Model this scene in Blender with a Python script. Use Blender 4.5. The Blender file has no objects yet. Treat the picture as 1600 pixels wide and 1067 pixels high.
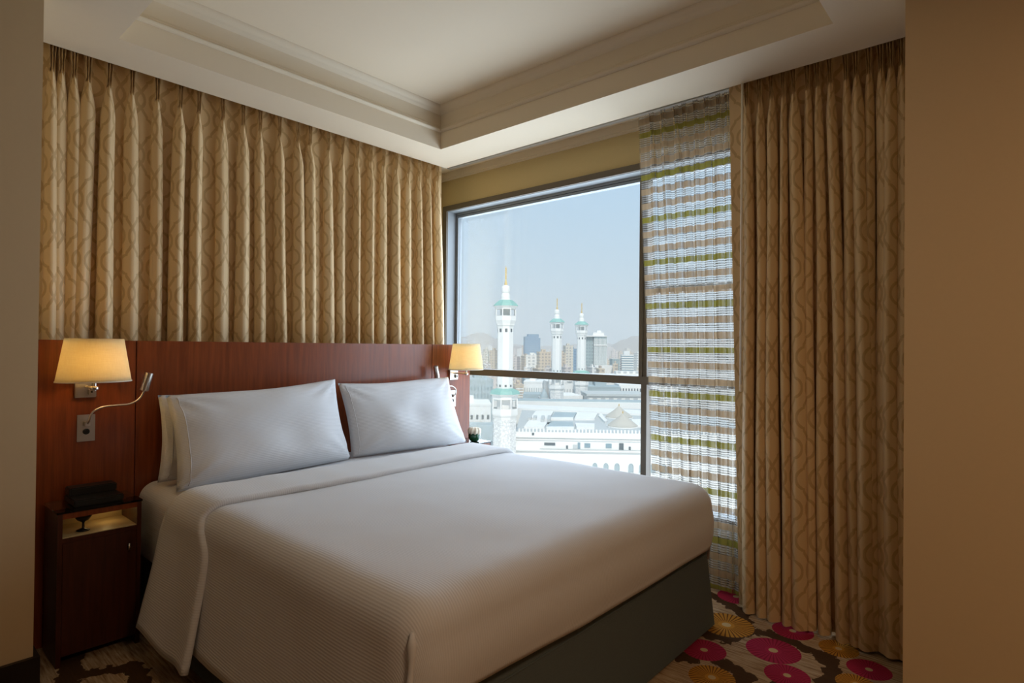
import bpy, bmesh, math, random
from mathutils import Vector, Matrix, noise
random.seed(7)
scene = bpy.context.scene
COL = scene.collection
PI = math.pi

# ------------------------------------------------------------------ camera
YAW, PITCH, ROLL, FPX = 0.722905, 0.008775, -0.0097925, 918.233
EYE = 1.25
fw = Vector((-math.sin(YAW)*math.cos(PITCH), math.cos(YAW)*math.cos(PITCH), math.sin(PITCH)))
rt0 = Vector((math.cos(YAW), math.sin(YAW), 0))
dn0 = fw.cross(rt0)
rt = rt0*math.cos(ROLL) + dn0*math.sin(ROLL)
dn = dn0*math.cos(ROLL) - rt0*math.sin(ROLL)
cam_d = bpy.data.cameras.new('camera')
cam_d.sensor_width = 36.0
cam_d.lens = FPX*36.0/1600.0
cam_d.clip_start = 0.05
cam_d.clip_end = 12000
cam = bpy.data.objects.new('camera', cam_d)
COL.objects.link(cam)
m = Matrix((rt, -dn, -fw)).transposed().to_4x4()
m.translation = Vector((0, 0, EYE))
cam.matrix_world = m
scene.camera = cam

# ------------------------------------------------------------------ view, world, daylight
vs = scene.view_settings
vs.view_transform = 'Standard'
vs.look = 'None'
vs.exposure = 0.0
vs.gamma = 1.0
vs.use_curve_mapping = False

world = bpy.data.worlds.new('sky')
scene.world = world
world.use_nodes = True
wn = world.node_tree
wn.nodes.clear()
w_out = wn.nodes.new('ShaderNodeOutputWorld')
w_bg = wn.nodes.new('ShaderNodeBackground')
w_tc = wn.nodes.new('ShaderNodeTexCoord')
w_sep = wn.nodes.new('ShaderNodeSeparateXYZ')
w_ramp = wn.nodes.new('ShaderNodeValToRGB')
wn.links.new(w_tc.outputs['Generated'], w_sep.inputs[0])
wn.links.new(w_sep.outputs['Z'], w_ramp.inputs[0])
wn.links.new(w_ramp.outputs[0], w_bg.inputs[0])
wn.links.new(w_bg.outputs[0], w_out.inputs[0])
r = w_ramp.color_ramp
r.elements[0].position = 0.0
r.elements[0].color = (0.58, 0.655, 0.69, 1)
r.elements[1].position = 0.30
r.elements[1].color = (0.405, 0.60, 0.80, 1)
e = r.elements.new(0.12)
e.color = (0.48, 0.625, 0.74, 1)
w_bg.inputs[1].default_value = 1.08

def lamp(name, kind, energy, color, loc=(0, 0, 0), direction=None, **kw):
    l = bpy.data.lights.new(name, kind)
    l.energy = energy
    l.color = color
    for k, v in kw.items():
        setattr(l, k, v)
    o = bpy.data.objects.new(name, l)
    COL.objects.link(o)
    o.location = loc
    if direction is not None:
        o.rotation_euler = Vector(direction).to_track_quat('-Z', 'Y').to_euler()
    return o

# high sun behind the hotel, lighting the city fronts; unseen area lamp added outside the glass to brighten the room
lamp('sun', 'SUN', 3.2, (1.0, 0.95, 0.88), direction=(-0.42, 0.45, -0.70), angle=math.radians(3))
lamp('window_fill_lamp', 'AREA', 82.0, (0.70, 0.83, 1.0), loc=(-1.95, 3.27, 1.30), direction=(0, -1, 0), shape='RECTANGLE', size=2.95, size_y=1.9)
# warm room lights on the ceiling behind the camera
lamp('ceiling_light', 'AREA', 20.0, (1.0, 0.67, 0.41), loc=(0.8, 0.6, 2.52), direction=(0, 0, -1), shape='DISK', size=0.5)

# ------------------------------------------------------------------ helpers
class MB:
    def __init__(self):
        self.v = []; self.f = []; self.uv = None
    def box(self, x0, x1, y0, y1, z0, z1, M=None):
        b = len(self.v)
        for p in ((x0,y0,z0),(x1,y0,z0),(x1,y1,z0),(x0,y1,z0),(x0,y0,z1),(x1,y0,z1),(x1,y1,z1),(x0,y1,z1)):
            self.v.append(tuple(M @ Vector(p)) if M else p)
        for q in ((0,3,2,1),(4,5,6,7),(0,1,5,4),(1,2,6,5),(2,3,7,6),(3,0,4,7)):
            self.f.append(tuple(b+i for i in q))
        return self
    def quad(self, a, b_, c, d):
        b = len(self.v); self.v += [tuple(a), tuple(b_), tuple(c), tuple(d)]; self.f.append((b, b+1, b+2, b+3)); return self
    def lathe(self, prof, n=24, c=(0,0,0), sx=1, sy=1, rot=0, cap=True, close=False):
        b = len(self.v)
        for (r_, z) in prof:
            for k in range(n):
                a = 2*PI*k/n + rot
                self.v.append((c[0]+r_*sx*math.cos(a), c[1]+r_*sy*math.sin(a), c[2]+z))
        m_ = len(prof)
        for i in range(m_-1 if not close else m_):
            i2 = (i+1) % m_
            for k in range(n):
                k2 = (k+1) % n
                self.f.append((b+i*n+k, b+i*n+k2, b+i2*n+k2, b+i2*n+k))
        if cap and not close:
            self.f.append(tuple(b+k for k in range(n))[::-1])
            self.f.append(tuple(b+(m_-1)*n+k for k in range(n)))
        return self
    def tube(self, pts, rad, n=10):
        pts = [Vector(p) for p in pts]
        b = len(self.v); up = Vector((0.13, 0.31, 0.94))
        for i, p in enumerate(pts):
            t = (pts[min(i+1, len(pts)-1)] - pts[max(i-1, 0)]).normalized()
            a = t.cross(up)
            if a.length < 1e-4: a = t.cross(Vector((1, 0, 0)))
            a.normalize(); c = t.cross(a)
            rr = rad[i] if isinstance(rad, (list, tuple)) else rad
            for k in range(n):
                an = 2*PI*k/n
                self.v.append(tuple(p + a*math.cos(an)*rr + c*math.sin(an)*rr))
        for i in range(len(pts)-1):
            for k in range(n):
                k2 = (k+1) % n
                self.f.append((b+i*n+k, b+i*n+k2, b+(i+1)*n+k2, b+(i+1)*n+k))
        self.f.append(tuple(b+k for k in range(n))[::-1])
        self.f.append(tuple(b+(len(pts)-1)*n+k for k in range(n)))
        return self
    def grid(self, rows, uvs=None, closed=False):
        b = len(self.v); nr = len(rows); nc = len(rows[0])
        for rw in rows: self.v += [tuple(p) for p in rw]
        for i in range(nr-1):
            for j in range(nc-1):
                self.f.append((b+i*nc+j, b+i*nc+j+1, b+(i+1)*nc+j+1, b+(i+1)*nc+j))
        if uvs is not None:
            if self.uv is None: self.uv = {}
            k = b
            for rw in uvs:
                for q in rw: self.uv[k] = q; k += 1
        return self
    def mesh(self, name, mat, smooth=False, bevel=0):
        me = bpy.data.meshes.new(name)
        me.from_pydata(self.v, [], self.f)
        me.materials.append(mat)
        if self.uv:
            ul = me.uv_layers.new(name='UVMap')
            for lp in me.loops: ul.data[lp.index].uv = self.uv.get(lp.vertex_index, (0, 0))
        bm = bmesh.new(); bm.from_mesh(me)
        bmesh.ops.recalc_face_normals(bm, faces=bm.faces)
        if bevel:
            bmesh.ops.bevel(bm, geom=[e_ for e_ in bm.edges if e_.is_manifold and e_.calc_face_angle(0) > 0.5], offset=bevel, segments=2, affect='EDGES', clamp_overlap=True)
        bm.to_mesh(me); bm.free()
        if smooth:
            me.shade_smooth()
        return me
    def build(self, name, mat, parent=None, smooth=False, bevel=0, auto=None):
        me = self.mesh(name, mat, smooth, bevel)
        if auto is not None:
            me.shade_smooth()
            me.set_sharp_from_angle(angle=math.radians(auto))
        o = bpy.data.objects.new(name, me)
        COL.objects.link(o)
        if parent: o.parent = parent
        return o

def empty(name, loc=(0, 0, 0), rz=0):
    o = bpy.data.objects.new(name, None)
    COL.objects.link(o); o.location = loc; o.rotation_euler = (0, 0, rz); o.empty_display_size = 0.1
    return o
def tag(o, label=None, cat=None, group=None, kind=None):
    if label: o['label'] = label
    if cat: o['category'] = cat
    if group: o['group'] = group
    if kind: o['kind'] = kind
    return o
def struct(o): o['kind'] = 'structure'; return o
def put(name, me, parent=None, loc=(0, 0, 0), rz=0):
    o = bpy.data.objects.new(name, me); COL.objects.link(o)
    if parent: o.parent = parent
    o.location = loc; o.rotation_euler = (0, 0, rz)
    return o
def copy_tree(o, parent=None):
    c = o.copy(); COL.objects.link(c); c.parent = parent
    for ch in o.children: copy_tree(ch, c)
    return c
def sm(a, b, x):
    t = min(1, max(0, (x-a)/(b-a))); return t*t*(3-2*t)
def lerp(a, b, t): return a+(b-a)*t
def catmull(pts, sub):
    out = []
    n = len(pts)
    for i in range(n-1):
        p0 = pts[max(i-1, 0)]; p1 = pts[i]; p2 = pts[i+1]; p3 = pts[min(i+2, n-1)]
        for k in range(sub):
            t = k/sub
            out.append(tuple(0.5*((2*b)+(-a+c)*t+(2*a-5*b+4*c-d)*t*t+(-a+3*b-3*c+d)*t**3) for a, b, c, d in zip(p0, p1, p2, p3)))
    out.append(tuple(pts[-1]))
    return out

# ------------------------------------------------------------------ materials
class NT:
    def __init__(self, name):
        self.mat = bpy.data.materials.new(name); self.mat.use_nodes = True
        self.t = self.mat.node_tree; self.t.nodes.clear()
        self.out = self.t.nodes.new('ShaderNodeOutputMaterial')
    def n(self, typ, ins=None, **kw):
        nd = self.t.nodes.new(typ)
        for k, v in kw.items(): setattr(nd, k, v)
        if ins:
            for k, v in ins.items(): self.set(nd.inputs[k], v)
        return nd
    def set(self, sock, v):
        if hasattr(v, 'is_output'): self.t.links.new(v, sock)
        elif v is not None: sock.default_value = v
    def math(self, op, a, b=None, c=None, clamp=False):
        nd = self.n('ShaderNodeMath', operation=op, use_clamp=clamp)
        for i, v in enumerate((a, b, c)):
            if v is not None: self.set(nd.inputs[i], v)
        return nd.outputs[0]
    def vm(self, op, a, b=None, scale=None):
        nd = self.n('ShaderNodeVectorMath', operation=op)
        self.set(nd.inputs[0], a)
        if b is not None: self.set(nd.inputs[1], b)
        if scale is not None: self.set(nd.inputs['Scale'], scale)
        return nd.outputs['Value'] if op in ('LENGTH', 'DISTANCE', 'DOT_PRODUCT') else nd.outputs[0]
    def mix(self, f, a, b, mode='MIX'):
        nd = self.n('ShaderNodeMix', data_type='RGBA', blend_type=mode)
        self.set(nd.inputs[0], f); self.set(nd.inputs[6], a); self.set(nd.inputs[7], b)
        return nd.outputs[2]
    def coord(self, which='Object'):
        return self.n('ShaderNodeTexCoord').outputs[which]
    def noise(self, vec, scale, detail=3, rough=0.5, out=0):
        return self.n('ShaderNodeTexNoise', {'Vector': vec, 'Scale': scale, 'Detail': detail, 'Roughness': rough}).outputs[out]
    def ramp(self, f, stops):
        nd = self.n('ShaderNodeValToRGB'); cr = nd.color_ramp
        while len(cr.elements) < len(stops): cr.elements.new(0.5)
        for e_, (p, c) in zip(cr.elements, stops): e_.position = p; e_.color = (*c, 1)
        self.set(nd.inputs[0], f); return nd.outputs[0]
    def mapping(self, vec, scale=(1, 1, 1), loc=(0, 0, 0), rot=(0, 0, 0)):
        return self.n('ShaderNodeMapping', {'Vector': vec, 'Scale': scale, 'Location': loc, 'Rotation': rot}).outputs[0]
    def bump(self, h, strength=0.2, dist=0.01):
        return self.n('ShaderNodeBump', {'Height': h, 'Strength': strength, 'Distance': dist}).outputs[0]
    def bsdf(self, color, rough=0.6, metal=0.0, normal=None, spec=0.5, **kw):
        nd = self.n('ShaderNodeBsdfPrincipled')
        self.set(nd.inputs['Base Color'], (*color, 1) if isinstance(color, tuple) else color)
        self.set(nd.inputs['Roughness'], rough); self.set(nd.inputs['Metallic'], metal)
        self.set(nd.inputs['Specular IOR Level'], spec)
        if normal is not None: self.set(nd.inputs['Normal'], normal)
        for k, v in kw.items(): self.set(nd.inputs[k], v)
        return nd.outputs[0]
    def done(self, sh, vol=None):
        self.t.links.new(sh, self.out.inputs[0]); return self.mat

def plain(name, col, rough=0.6, metal=0.0, var=0.0, nscale=8.0, bump=0.0, spec=0.5):
    t = NT(name); oc = t.coord()
    nz = t.noise(oc, nscale, 4)
    c = t.mix(nz, tuple(max(0, x*(1-var)) for x in col)+(1,), tuple(min(1, x*(1+var)) for x in col)+(1,))
    nm = t.bump(nz, bump, 0.01) if bump else None
    return t.done(t.bsdf(c, rough, metal, nm, spec))

M = {}
M['wall'] = plain('warm_wall_paint', (0.65, 0.495, 0.29), 0.75, var=0.02, nscale=60, bump=0.02)
M['wall_brown'] = plain('brown_wallcovering', (0.20, 0.13, 0.07), 0.8, var=0.05, nscale=50)
M['wall_yellow'] = plain('ochre_wall_paint', (0.60, 0.46, 0.22), 0.7, var=0.02, nscale=50)
M['ceil'] = plain('ceiling_paint', (0.77, 0.655, 0.49), 0.8, var=0.01, nscale=40)
M['trim'] = plain('moulding_paint', (0.73, 0.62, 0.46), 0.6, var=0.01, nscale=40)
M['dark_base'] = plain('dark_baseboard', (0.018, 0.012, 0.009), 0.4, var=0.1)
M['chrome'] = plain('brushed_nickel', (0.66, 0.62, 0.56), 0.28, 1.0, var=0.04, nscale=200)
M['plate'] = plain('satin_steel', (0.52, 0.49, 0.45), 0.38, 1.0, var=0.04, nscale=200)
M['black'] = plain('black_plastic', (0.010, 0.011, 0.011), 0.35, var=0.2)
M['frame'] = plain('bronze_window_frame', (0.135, 0.105, 0.07), 0.5, var=0.06, nscale=20)
M['frame_grey'] = plain('grey_aluminium', (0.30, 0.32, 0.33), 0.5, 0.0, var=0.04)
M['rail'] = plain('curtain_rail', (0.55, 0.53, 0.49), 0.45, 0.4, var=0.03)
M['wand'] = plain('white_wand', (0.80, 0.74, 0.62), 0.4, var=0.02)
M['skirt'] = plain('charcoal_skirt_fabric', (0.10, 0.125, 0.125), 0.9, var=0.18, nscale=220, bump=0.08)
M['cream'] = plain('cream_laminate', (0.62, 0.50, 0.26), 0.5, var=0.05)
M['green'] = plain('dark_green_glassware', (0.012, 0.07, 0.028), 0.12, var=0.6, nscale=60)
M['petal'] = plain('cream_cap', (0.72, 0.64, 0.50), 0.7, var=0.15, nscale=90)

def wood(name, c1, c2, rough=0.28):
    t = NT(name); oc = t.coord()
    a = t.mapping(oc, (14, 14, 0.9))
    n1 = t.noise(a, 4.0, 6, 0.6)
    n2 = t.noise(t.mapping(oc, (120, 120, 3)), 3.0, 3)
    f = t.math('ADD', t.math('MULTIPLY', n1, 0.75), t.math('MULTIPLY', n2, 0.25))
    c = t.ramp(f, [(0.33, c1), (0.66, c2)])
    return t.done(t.bsdf(c, rough, 0, t.bump(n2, 0.03, 0.002)))
M['wood'] = wood('mahogany_veneer', (0.15, 0.030, 0.007), (0.27, 0.062, 0.014))
M['wood_dark'] = wood('dark_mahogany', (0.040, 0.009, 0.004), (0.080, 0.019, 0.008), 0.35)

def white_cloth(name, col, rib=True, period=0.0085):
    t = NT(name); uv = t.coord('UV')
    s = t.n('ShaderNodeSeparateXYZ', {0: uv})
    w = t.math('SINE', t.math('MULTIPLY', s.outputs[1], 2*PI/period))
    nz = t.noise(t.coord(), 6, 4)
    h = t.math('ADD', t.math('MULTIPLY', w, 0.5), t.math('MULTIPLY', nz, 0.4)) if rib else nz
    k = t.math('MULTIPLY_ADD', w, 0.5, 0.5)
    c = t.mix(k, tuple(x*0.93 for x in col)+(1,), col+(1,)) if rib else col
    return t.done(t.bsdf(c, 0.75, 0, t.bump(h, 0.35 if rib else 0.1, 0.0012), 0.25, **{'Sheen Weight': 0.15}))
M['linen'] = white_cloth('white_ribbed_cotton', (0.71, 0.715, 0.73))
M['sheet'] = white_cloth('white_ribbed_sheet', (0.71, 0.712, 0.72))

def glass(name, tint=(1, 1, 1), rough=0.0, fac=0.06):
    t = NT(name)
    tr = t.n('ShaderNodeBsdfTransparent', {0: (*tint, 1)})
    gl = t.n('ShaderNodeBsdfGlossy', {'Color': (1, 1, 1, 1), 'Roughness': 0.02})
    lw = t.n('ShaderNodeFresnel', {'IOR': 1.45})
    f = t.math('MULTIPLY', lw.outputs[0], fac/0.06*0.8, clamp=True)
    mx = t.n('ShaderNodeMixShader', {0: f, 1: tr.outputs[0], 2: gl.outputs[0]})
    return t.done(mx.outputs[0])
M['pane'] = glass('window_glass', (0.98, 0.99, 0.99), fac=0.012)
M['glass_top'] = glass('table_glass', (0.80, 0.88, 0.85), fac=0.08)
M['jar_glass'] = glass('jar_glass', (0.90, 0.95, 0.92), fac=0.06)

def trellis(name, base, line):
    """woven fabric with a lattice of linked ogee chains (uv in metres along the cloth)"""
    t = NT(name); uv = t.coord('UV')
    PW, PH, W = 0.178, 0.27, 0.0048
    stops = [(0.0, .056), (.05, .0545), (.09, .050), (.125, .043), (.15, .034), (.158, .034), (.165, .024), (.20, .024), (.215, .022), (.28, .011), (.36, .0), (.40, .008), (.45, .0125), (.5, .0135), (1.0, .0135)]
    st = [(p, (v/.06, v/.06, v/.06)) for p, v in stops]
    s = t.n('ShaderNodeSeparateXYZ', {0: uv})
    def chain(ox, oy):
        x = t.math('ABSOLUTE', t.math('MULTIPLY', t.math('SUBTRACT', t.math('FRACT', t.math('ADD', t.math('DIVIDE', s.outputs[0], PW), ox)), 0.5), PW))
        v = t.math('ADD', t.math('DIVIDE', s.outputs[1], PH), oy)
        fs = []
        for dl in (-.015, .015):
            a_ = t.math('ABSOLUTE', t.math('SUBTRACT', t.math('FRACT', t.math('ADD', v, dl)), 0.5))
            fs.append(t.math('MULTIPLY', t.ramp(a_, st), .06))
        lo = t.math('SUBTRACT', t.math('MINIMUM', fs[0], fs[1]), W); hi = t.math('ADD', t.math('MAXIMUM', fs[0], fs[1]), W)
        return t.math('MULTIPLY', t.math('GREATER_THAN', x, lo), t.math('LESS_THAN', x, hi))
    f = t.math('MAXIMUM', chain(0, 0), chain(.5, .5))
    f = t.math('MULTIPLY', f, 0.8)
    nz = t.noise(t.mapping(uv, (900, 60, 1)), 1.0, 2)
    bc = t.mix(nz, tuple(x*0.93 for x in base)+(1,), tuple(x*1.05 for x in base)+(1,))
    c = t.mix(f, bc, line+(1,))
    df = t.bsdf(c, 0.55, 0, t.bump(nz, 0.05, 0.001), 0.35, **{'Sheen Weight': 0.2})
    return t.done(df)
M['drape'] = trellis('trellis_drapery', (0.68, 0.48, 0.25), (0.475, 0.305, 0.13))

def sheer_mat():
    t = NT('striped_sheer'); uv = t.coord('UV')
    s = t.n('ShaderNodeSeparateXYZ', {0: uv})
    U, V = s.outputs[0], s.outputs[1]
    wob = t.math('MULTIPLY', t.math('SUBTRACT', t.noise(t.mapping(uv, (7, 25, 1)), 1.0, 2), 0.5), 0.006)
    v = t.math('FRACT', t.math('DIVIDE', t.math('ADD', V, wob), 0.2433))
    def band(c, w):
        return t.math('LESS_THAN', t.math('ABSOLUTE', t.math('SUBTRACT', v, c)), w)
    olive = band(0.10, 0.065)
    tan = t.math('MAXIMUM', band(0.42, 0.070), band(0.76, 0.070))
    fine = t.math('GREATER_THAN', t.math('SINE', t.math('MULTIPLY', t.math('ADD', V, wob), 2*PI/0.0118)), t.math('MULTIPLY_ADD', t.noise(t.mapping(uv, (3, 45, 1)), 1.0, 2), 2.6, -0.85))
    # vertical stripes in the weave
    u = t.math('FRACT', t.math('DIVIDE', U, 0.062))
    vert = t.math('LESS_THAN', u, 0.10)
    vert2 = t.math('LESS_THAN', t.math('ABSOLUTE', t.math('SUBTRACT', u, 0.55)), 0.10)
    col = t.mix(fine, (0.80, 0.80, 0.78, 1), (0.16, 0.14, 0.11, 1))
    col = t.mix(tan, col, (0.43, 0.31, 0.19, 1))
    col = t.mix(olive, col, (0.27, 0.235, 0.045, 1))
    bands = t.math('MAXIMUM', olive, tan)
    op = t.math('MAXIMUM', t.math('MULTIPLY', bands, 0.86), t.math('MULTIPLY_ADD', fine, 0.36, 0.30))
    op = t.math('ADD', op, t.math('MULTIPLY', vert2, 0.12))
    op = t.math('SUBTRACT', op, t.math('MULTIPLY', vert, t.math('MULTIPLY_ADD', bands, 0.12, 0.16)), clamp=True)
    df = t.n('ShaderNodeBsdfDiffuse', {'Color': col})
    tl = t.n('ShaderNodeBsdfTranslucent', {'Color': col})
    m1 = t.n('ShaderNodeMixShader', {0: 0.25, 1: df.outputs[0], 2: tl.outputs[0]})
    tr = t.n('ShaderNodeBsdfTransparent')
    m2 = t.n('ShaderNodeMixShader', {0: op, 1: tr.outputs[0], 2: m1.outputs[0]})
    return t.done(m2.outputs[0])
M['sheer'] = sheer_mat()

def shade_mat():
    t = NT('linen_lampshade'); oc = t.coord()
    a = t.noise(t.mapping(oc, (30, 30, 400)), 1.0, 2); b = t.noise(t.mapping(oc, (300, 300, 12)), 1.0, 2)
    f = t.math('MULTIPLY_ADD', a, 0.5, t.math('MULTIPLY', b, 0.5))
    c = t.mix(f, (0.74, 0.63, 0.38, 1), (0.95, 0.88, 0.66, 1))
    df = t.n('ShaderNodeBsdfDiffuse', {'Color': c}); tl = t.n('ShaderNodeBsdfTranslucent', {'Color': c})
    return t.done(t.n('ShaderNodeMixShader', {0: 0.55, 1: df.outputs[0], 2: tl.outputs[0]}).outputs[0])
M['shade'] = shade_mat()

def carpet():
    t = NT('floral_carpet'); oc = t.coord()
    s0 = t.n('ShaderNodeSeparateXYZ', {0: oc})
    P = t.n('ShaderNodeCombineXYZ', {0: s0.outputs[0], 1: s0.outputs[1], 2: 0.0}).outputs[0]
    # streaky beige ground, threads run across the room
    st = t.noise(t.mapping(P, (9, 120, 1), rot=(0, 0, 0.25)), 1.0, 4, 0.6)
    st2 = t.noise(P, 5.0, 3)
    ground = t.ramp(t.math('MULTIPLY_ADD', st, 0.8, t.math('MULTIPLY', st2, 0.25)), [(0.38, (0.23, 0.125, 0.055)), (0.52, (0.44, 0.295, 0.165)), (0.66, (0.60, 0.455, 0.29))])
    # branches
    wob = t.n('ShaderNodeTexNoise', {'Vector': P, 'Scale': 22.0, 'Detail': 4.0}).outputs['Color']
    PW = t.vm('ADD', P, t.vm('SCALE', t.vm('SUBTRACT', wob, (0.5, 0.5, 0.5)), scale=0.10))
    PW = t.vm('MULTIPLY', PW, (1, 1, 0))
    segs = [((-1.20, 2.93), (-1.02, 2.83)), ((-1.02, 2.83), (-0.93, 2.66)), ((-0.93, 2.66), (-0.86, 2.70)), ((-0.93, 2.66), (-0.98, 2.52)), ((-0.98, 2.52), (-1.12, 2.50)),
            ((-0.86, 2.70), (-0.62, 2.66)), ((-0.62, 2.66), (-0.56, 2.52)), ((-0.56, 2.52), (-0.58, 2.40)), ((-0.58, 2.40), (-0.70, 2.30)),
            ((-1.02, 2.28), (-1.10, 2.24)), ((-0.93, 2.33), (-0.82, 2.30)), ((-0.82, 2.30), (-0.80, 2.18)), ((-0.80, 2.18), (-0.62, 2.10)), ((-0.56, 2.52), (-0.40, 2.45)),
            ((-2.9, 0.62), (-2.45, 0.50)), ((-2.45, 0.50), (-2.1, 0.62)), ((-2.45, 0.50), (-2.3, 0.2)), ((-2.7, 0.56), (-2.6, 0.75)), ((-2.6, 0.75), (-2.3, 0.72)), ((-2.7, 0.4), (-2.4, 0.35)), ((-2.3, 0.72), (-2.0, 0.85)), ((-2.2, 0.45), (-2.0, 0.3)), ((-0.4, 1.6), (-0.7, 1.3)), ((-0.7, 1.3), (-0.3, 0.9))]
    dmin = None
    for a, b in segs:
        ba = Vector((b[0]-a[0], b[1]-a[1], 0)); L2 = ba.length_squared
        pa = t.vm('SUBTRACT', PW, (a[0], a[1], 0))
        h = t.math('MULTIPLY', t.vm('DOT_PRODUCT', pa, tuple(ba)), 1/L2, clamp=True)
        d = t.vm('LENGTH', t.vm('SUBTRACT', pa, t.vm('SCALE', tuple(ba), scale=h)))
        dmin = d if dmin is None else t.math('MINIMUM', dmin, d)
    branch = t.math('LESS_THAN', dmin, 0.036)
    bc = t.mix(st, (0.050, 0.024, 0.010, 1), (0.10, 0.05, 0.02, 1))
    c = t.mix(branch, ground, bc)
    pink, gold = (0.43, 0.022, 0.072), (0.55, 0.25, 0.03)
    circ = [(-1.031, 2.656, .118, 1), (-1.014, 2.373, .088, 0), (-0.799, 2.564, .106, 0), (-0.907, 2.196, .085, 1), (-0.698, 2.405, .082, 0),
            (-0.472, 2.667, .078, 0), (-0.790, 2.80, .085, 0), (-0.600, 2.765, .075, 1), (-0.487, 2.52, .07, 1), (-1.112, 2.99, .09, 0),
            (-0.55, 1.9, .1, 0), (-0.25, 2.2, .11, 1), (-0.3, 1.5, .1, 1), (-0.6, 1.1, .11, 0), (-0.1, 0.7, .1, 0), (-0.8, 0.5, .1, 1), (-1.4, 0.3, .1, 0), (-1.0, -0.1, .11, 1), (0.4, 1.2, .1, 0), (0.6, 0.2, .1, 1)]
    for (cx, cy, rad, k) in circ:
        dv = t.vm('SUBTRACT', P, (cx, cy, 0)); d = t.vm('LENGTH', dv)
        sp = t.n('ShaderNodeSeparateXYZ', {0: dv})
        an = t.math('ARCTAN2', sp.outputs[1], sp.outputs[0])
        ray_ = t.math('GREATER_THAN', t.math('SINE', t.math('MULTIPLY', an, 34.0)), 0.45)
        col = pink if k == 0 else gold
        ln = (0.27, 0.012, 0.04) if k == 0 else (0.16, 0.06, 0.012)
        mk = t.math('LESS_THAN', d, rad)
        cc = t.mix(t.math('MULTIPLY', ray_, t.math('GREATER_THAN', d, rad*0.30)), col+(1,), ln+(1,))
        cc = t.mix(t.math('LESS_THAN', d, rad*0.17), cc, (0.62, 0.45, 0.22, 1))
        c = t.mix(mk, c, cc)
    pile = t.noise(P, 420.0, 2)
    c = t.mix(t.math('MULTIPLY', pile, 0.35), c, (0.03, 0.02, 0.015, 1))
    return t.done(t.bsdf(c, 0.95, 0, t.bump(pile, 0.25, 0.004), 0.1))
M['carpet'] = carpet()

# city materials
M['marble'] = plain('white_marble', (0.80, 0.79, 0.76), 0.7, var=0.05, nscale=0.3)
M['marble_plaza'] = plain('plaza_marble', (0.82, 0.81, 0.78), 0.7, var=0.03, nscale=0.05)
M['roof_grey'] = plain('grey_roofing', (0.50, 0.52, 0.51), 0.8, var=0.08, nscale=0.2)
M['roof_blue'] = plain('blue_grey_roofing', (0.36, 0.43, 0.45), 0.7, var=0.08, nscale=0.2)
M['dome'] = plain('beige_dome_tile', (0.50, 0.47, 0.41), 0.8, var=0.10, nscale=0.6)
M['teal'] = plain('teal_roof_tile', (0.24, 0.46, 0.41), 0.6, var=0.10, nscale=2)
M['gold'] = plain('gold_finial', (0.78, 0.55, 0.22), 0.35, 0.6, var=0.05)
M['dark_win'] = plain('dark_opening', (0.10, 0.12, 0.13), 0.3, var=0.1)
M['blue_win'] = plain('blue_glazing', (0.22, 0.31, 0.35), 0.2, var=0.1)
M['hill'] = plain('desert_rock', (0.36, 0.29, 0.23), 0.95, var=0.3, nscale=0.006)
M['citysoil'] = plain('city_ground', (0.52, 0.47, 0.40), 0.9, var=0.2, nscale=0.01)

def carved():
    t = NT('carved_marble'); oc = t.coord()
    vo = t.n('ShaderNodeTexVoronoi', {'Vector': oc, 'Scale': 0.9}, feature='DISTANCE_TO_EDGE').outputs[0]
    f = t.math('LESS_THAN', vo, 0.10)
    c = t.mix(f, (0.80, 0.79, 0.76, 1), (0.62, 0.62, 0.61, 1))
    return t.done(t.bsdf(c, 0.8))
M['carved'] = carved()

def facade(name, wall, win, sx, sz, fx=0.55, fz=0.55):
    """tiny windows of far facades"""
    t = NT(name); oc = t.coord()
    s = t.n('ShaderNodeSeparateXYZ', {0: oc})
    a = t.math('ADD', s.outputs[0], s.outputs[1])
    u = t.math('FRACT', t.math('DIVIDE', a, sx)); v = t.math('FRACT', t.math('DIVIDE', s.outputs[2], sz))
    f = t.math('MULTIPLY', t.math('LESS_THAN', u, fx), t.math('LESS_THAN', v, fz))
    g = t.n('ShaderNodeNewGeometry'); nz = t.n('ShaderNodeSeparateXYZ', {0: g.outputs['Normal']})
    f = t.math('MULTIPLY', f, t.math('LESS_THAN', nz.outputs[2], 0.5))
    return t.done(t.bsdf(t.mix(f, wall+(1,), win+(1,)), 0.8))
FAC = [facade('cream_facade', (0.66, 0.60, 0.50), (0.38, 0.36, 0.33), 4.2, 3.6),
       facade('white_facade', (0.76, 0.74, 0.70), (0.45, 0.46, 0.46), 5.0, 3.8),
       facade('tan_facade', (0.60, 0.50, 0.38), (0.36, 0.31, 0.27), 3.6, 3.4),
       facade('pink_grey_facade', (0.62, 0.56, 0.52), (0.40, 0.38, 0.38), 4.6, 3.5)]
M['blue_tower'] = facade('blue_glass_facade', (0.20, 0.33, 0.46), (0.13, 0.22, 0.33), 4.0, 4.0, 0.8, 0.7)
M['grey_glass'] = facade('grey_green_facade', (0.33, 0.40, 0.40), (0.24, 0.31, 0.32), 3.0, 3.6, 0.7, 0.6)

# ================================================================== THE SETTING
SOF = 2.54            # underside of the dropped ceiling
CEI = 2.80            # ceiling inside the tray
XW, YW = -3.50, 3.10  # wall behind the headboard curtain, window wall
XE, YE = -3.185, 2.868  # edges of the dropped ceiling (curtain pockets beyond)
TX0, TX1, TY0, TY1 = -2.905, -0.587, 0.749, 2.566  # tray opening
XR, YB = 2.6, -2.2    # right and back walls

struct(MB().box(XW-0.1, XR+0.1, YB-0.1, YW+0.15, -0.12, 0.0).build('floor', M['carpet']))
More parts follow.
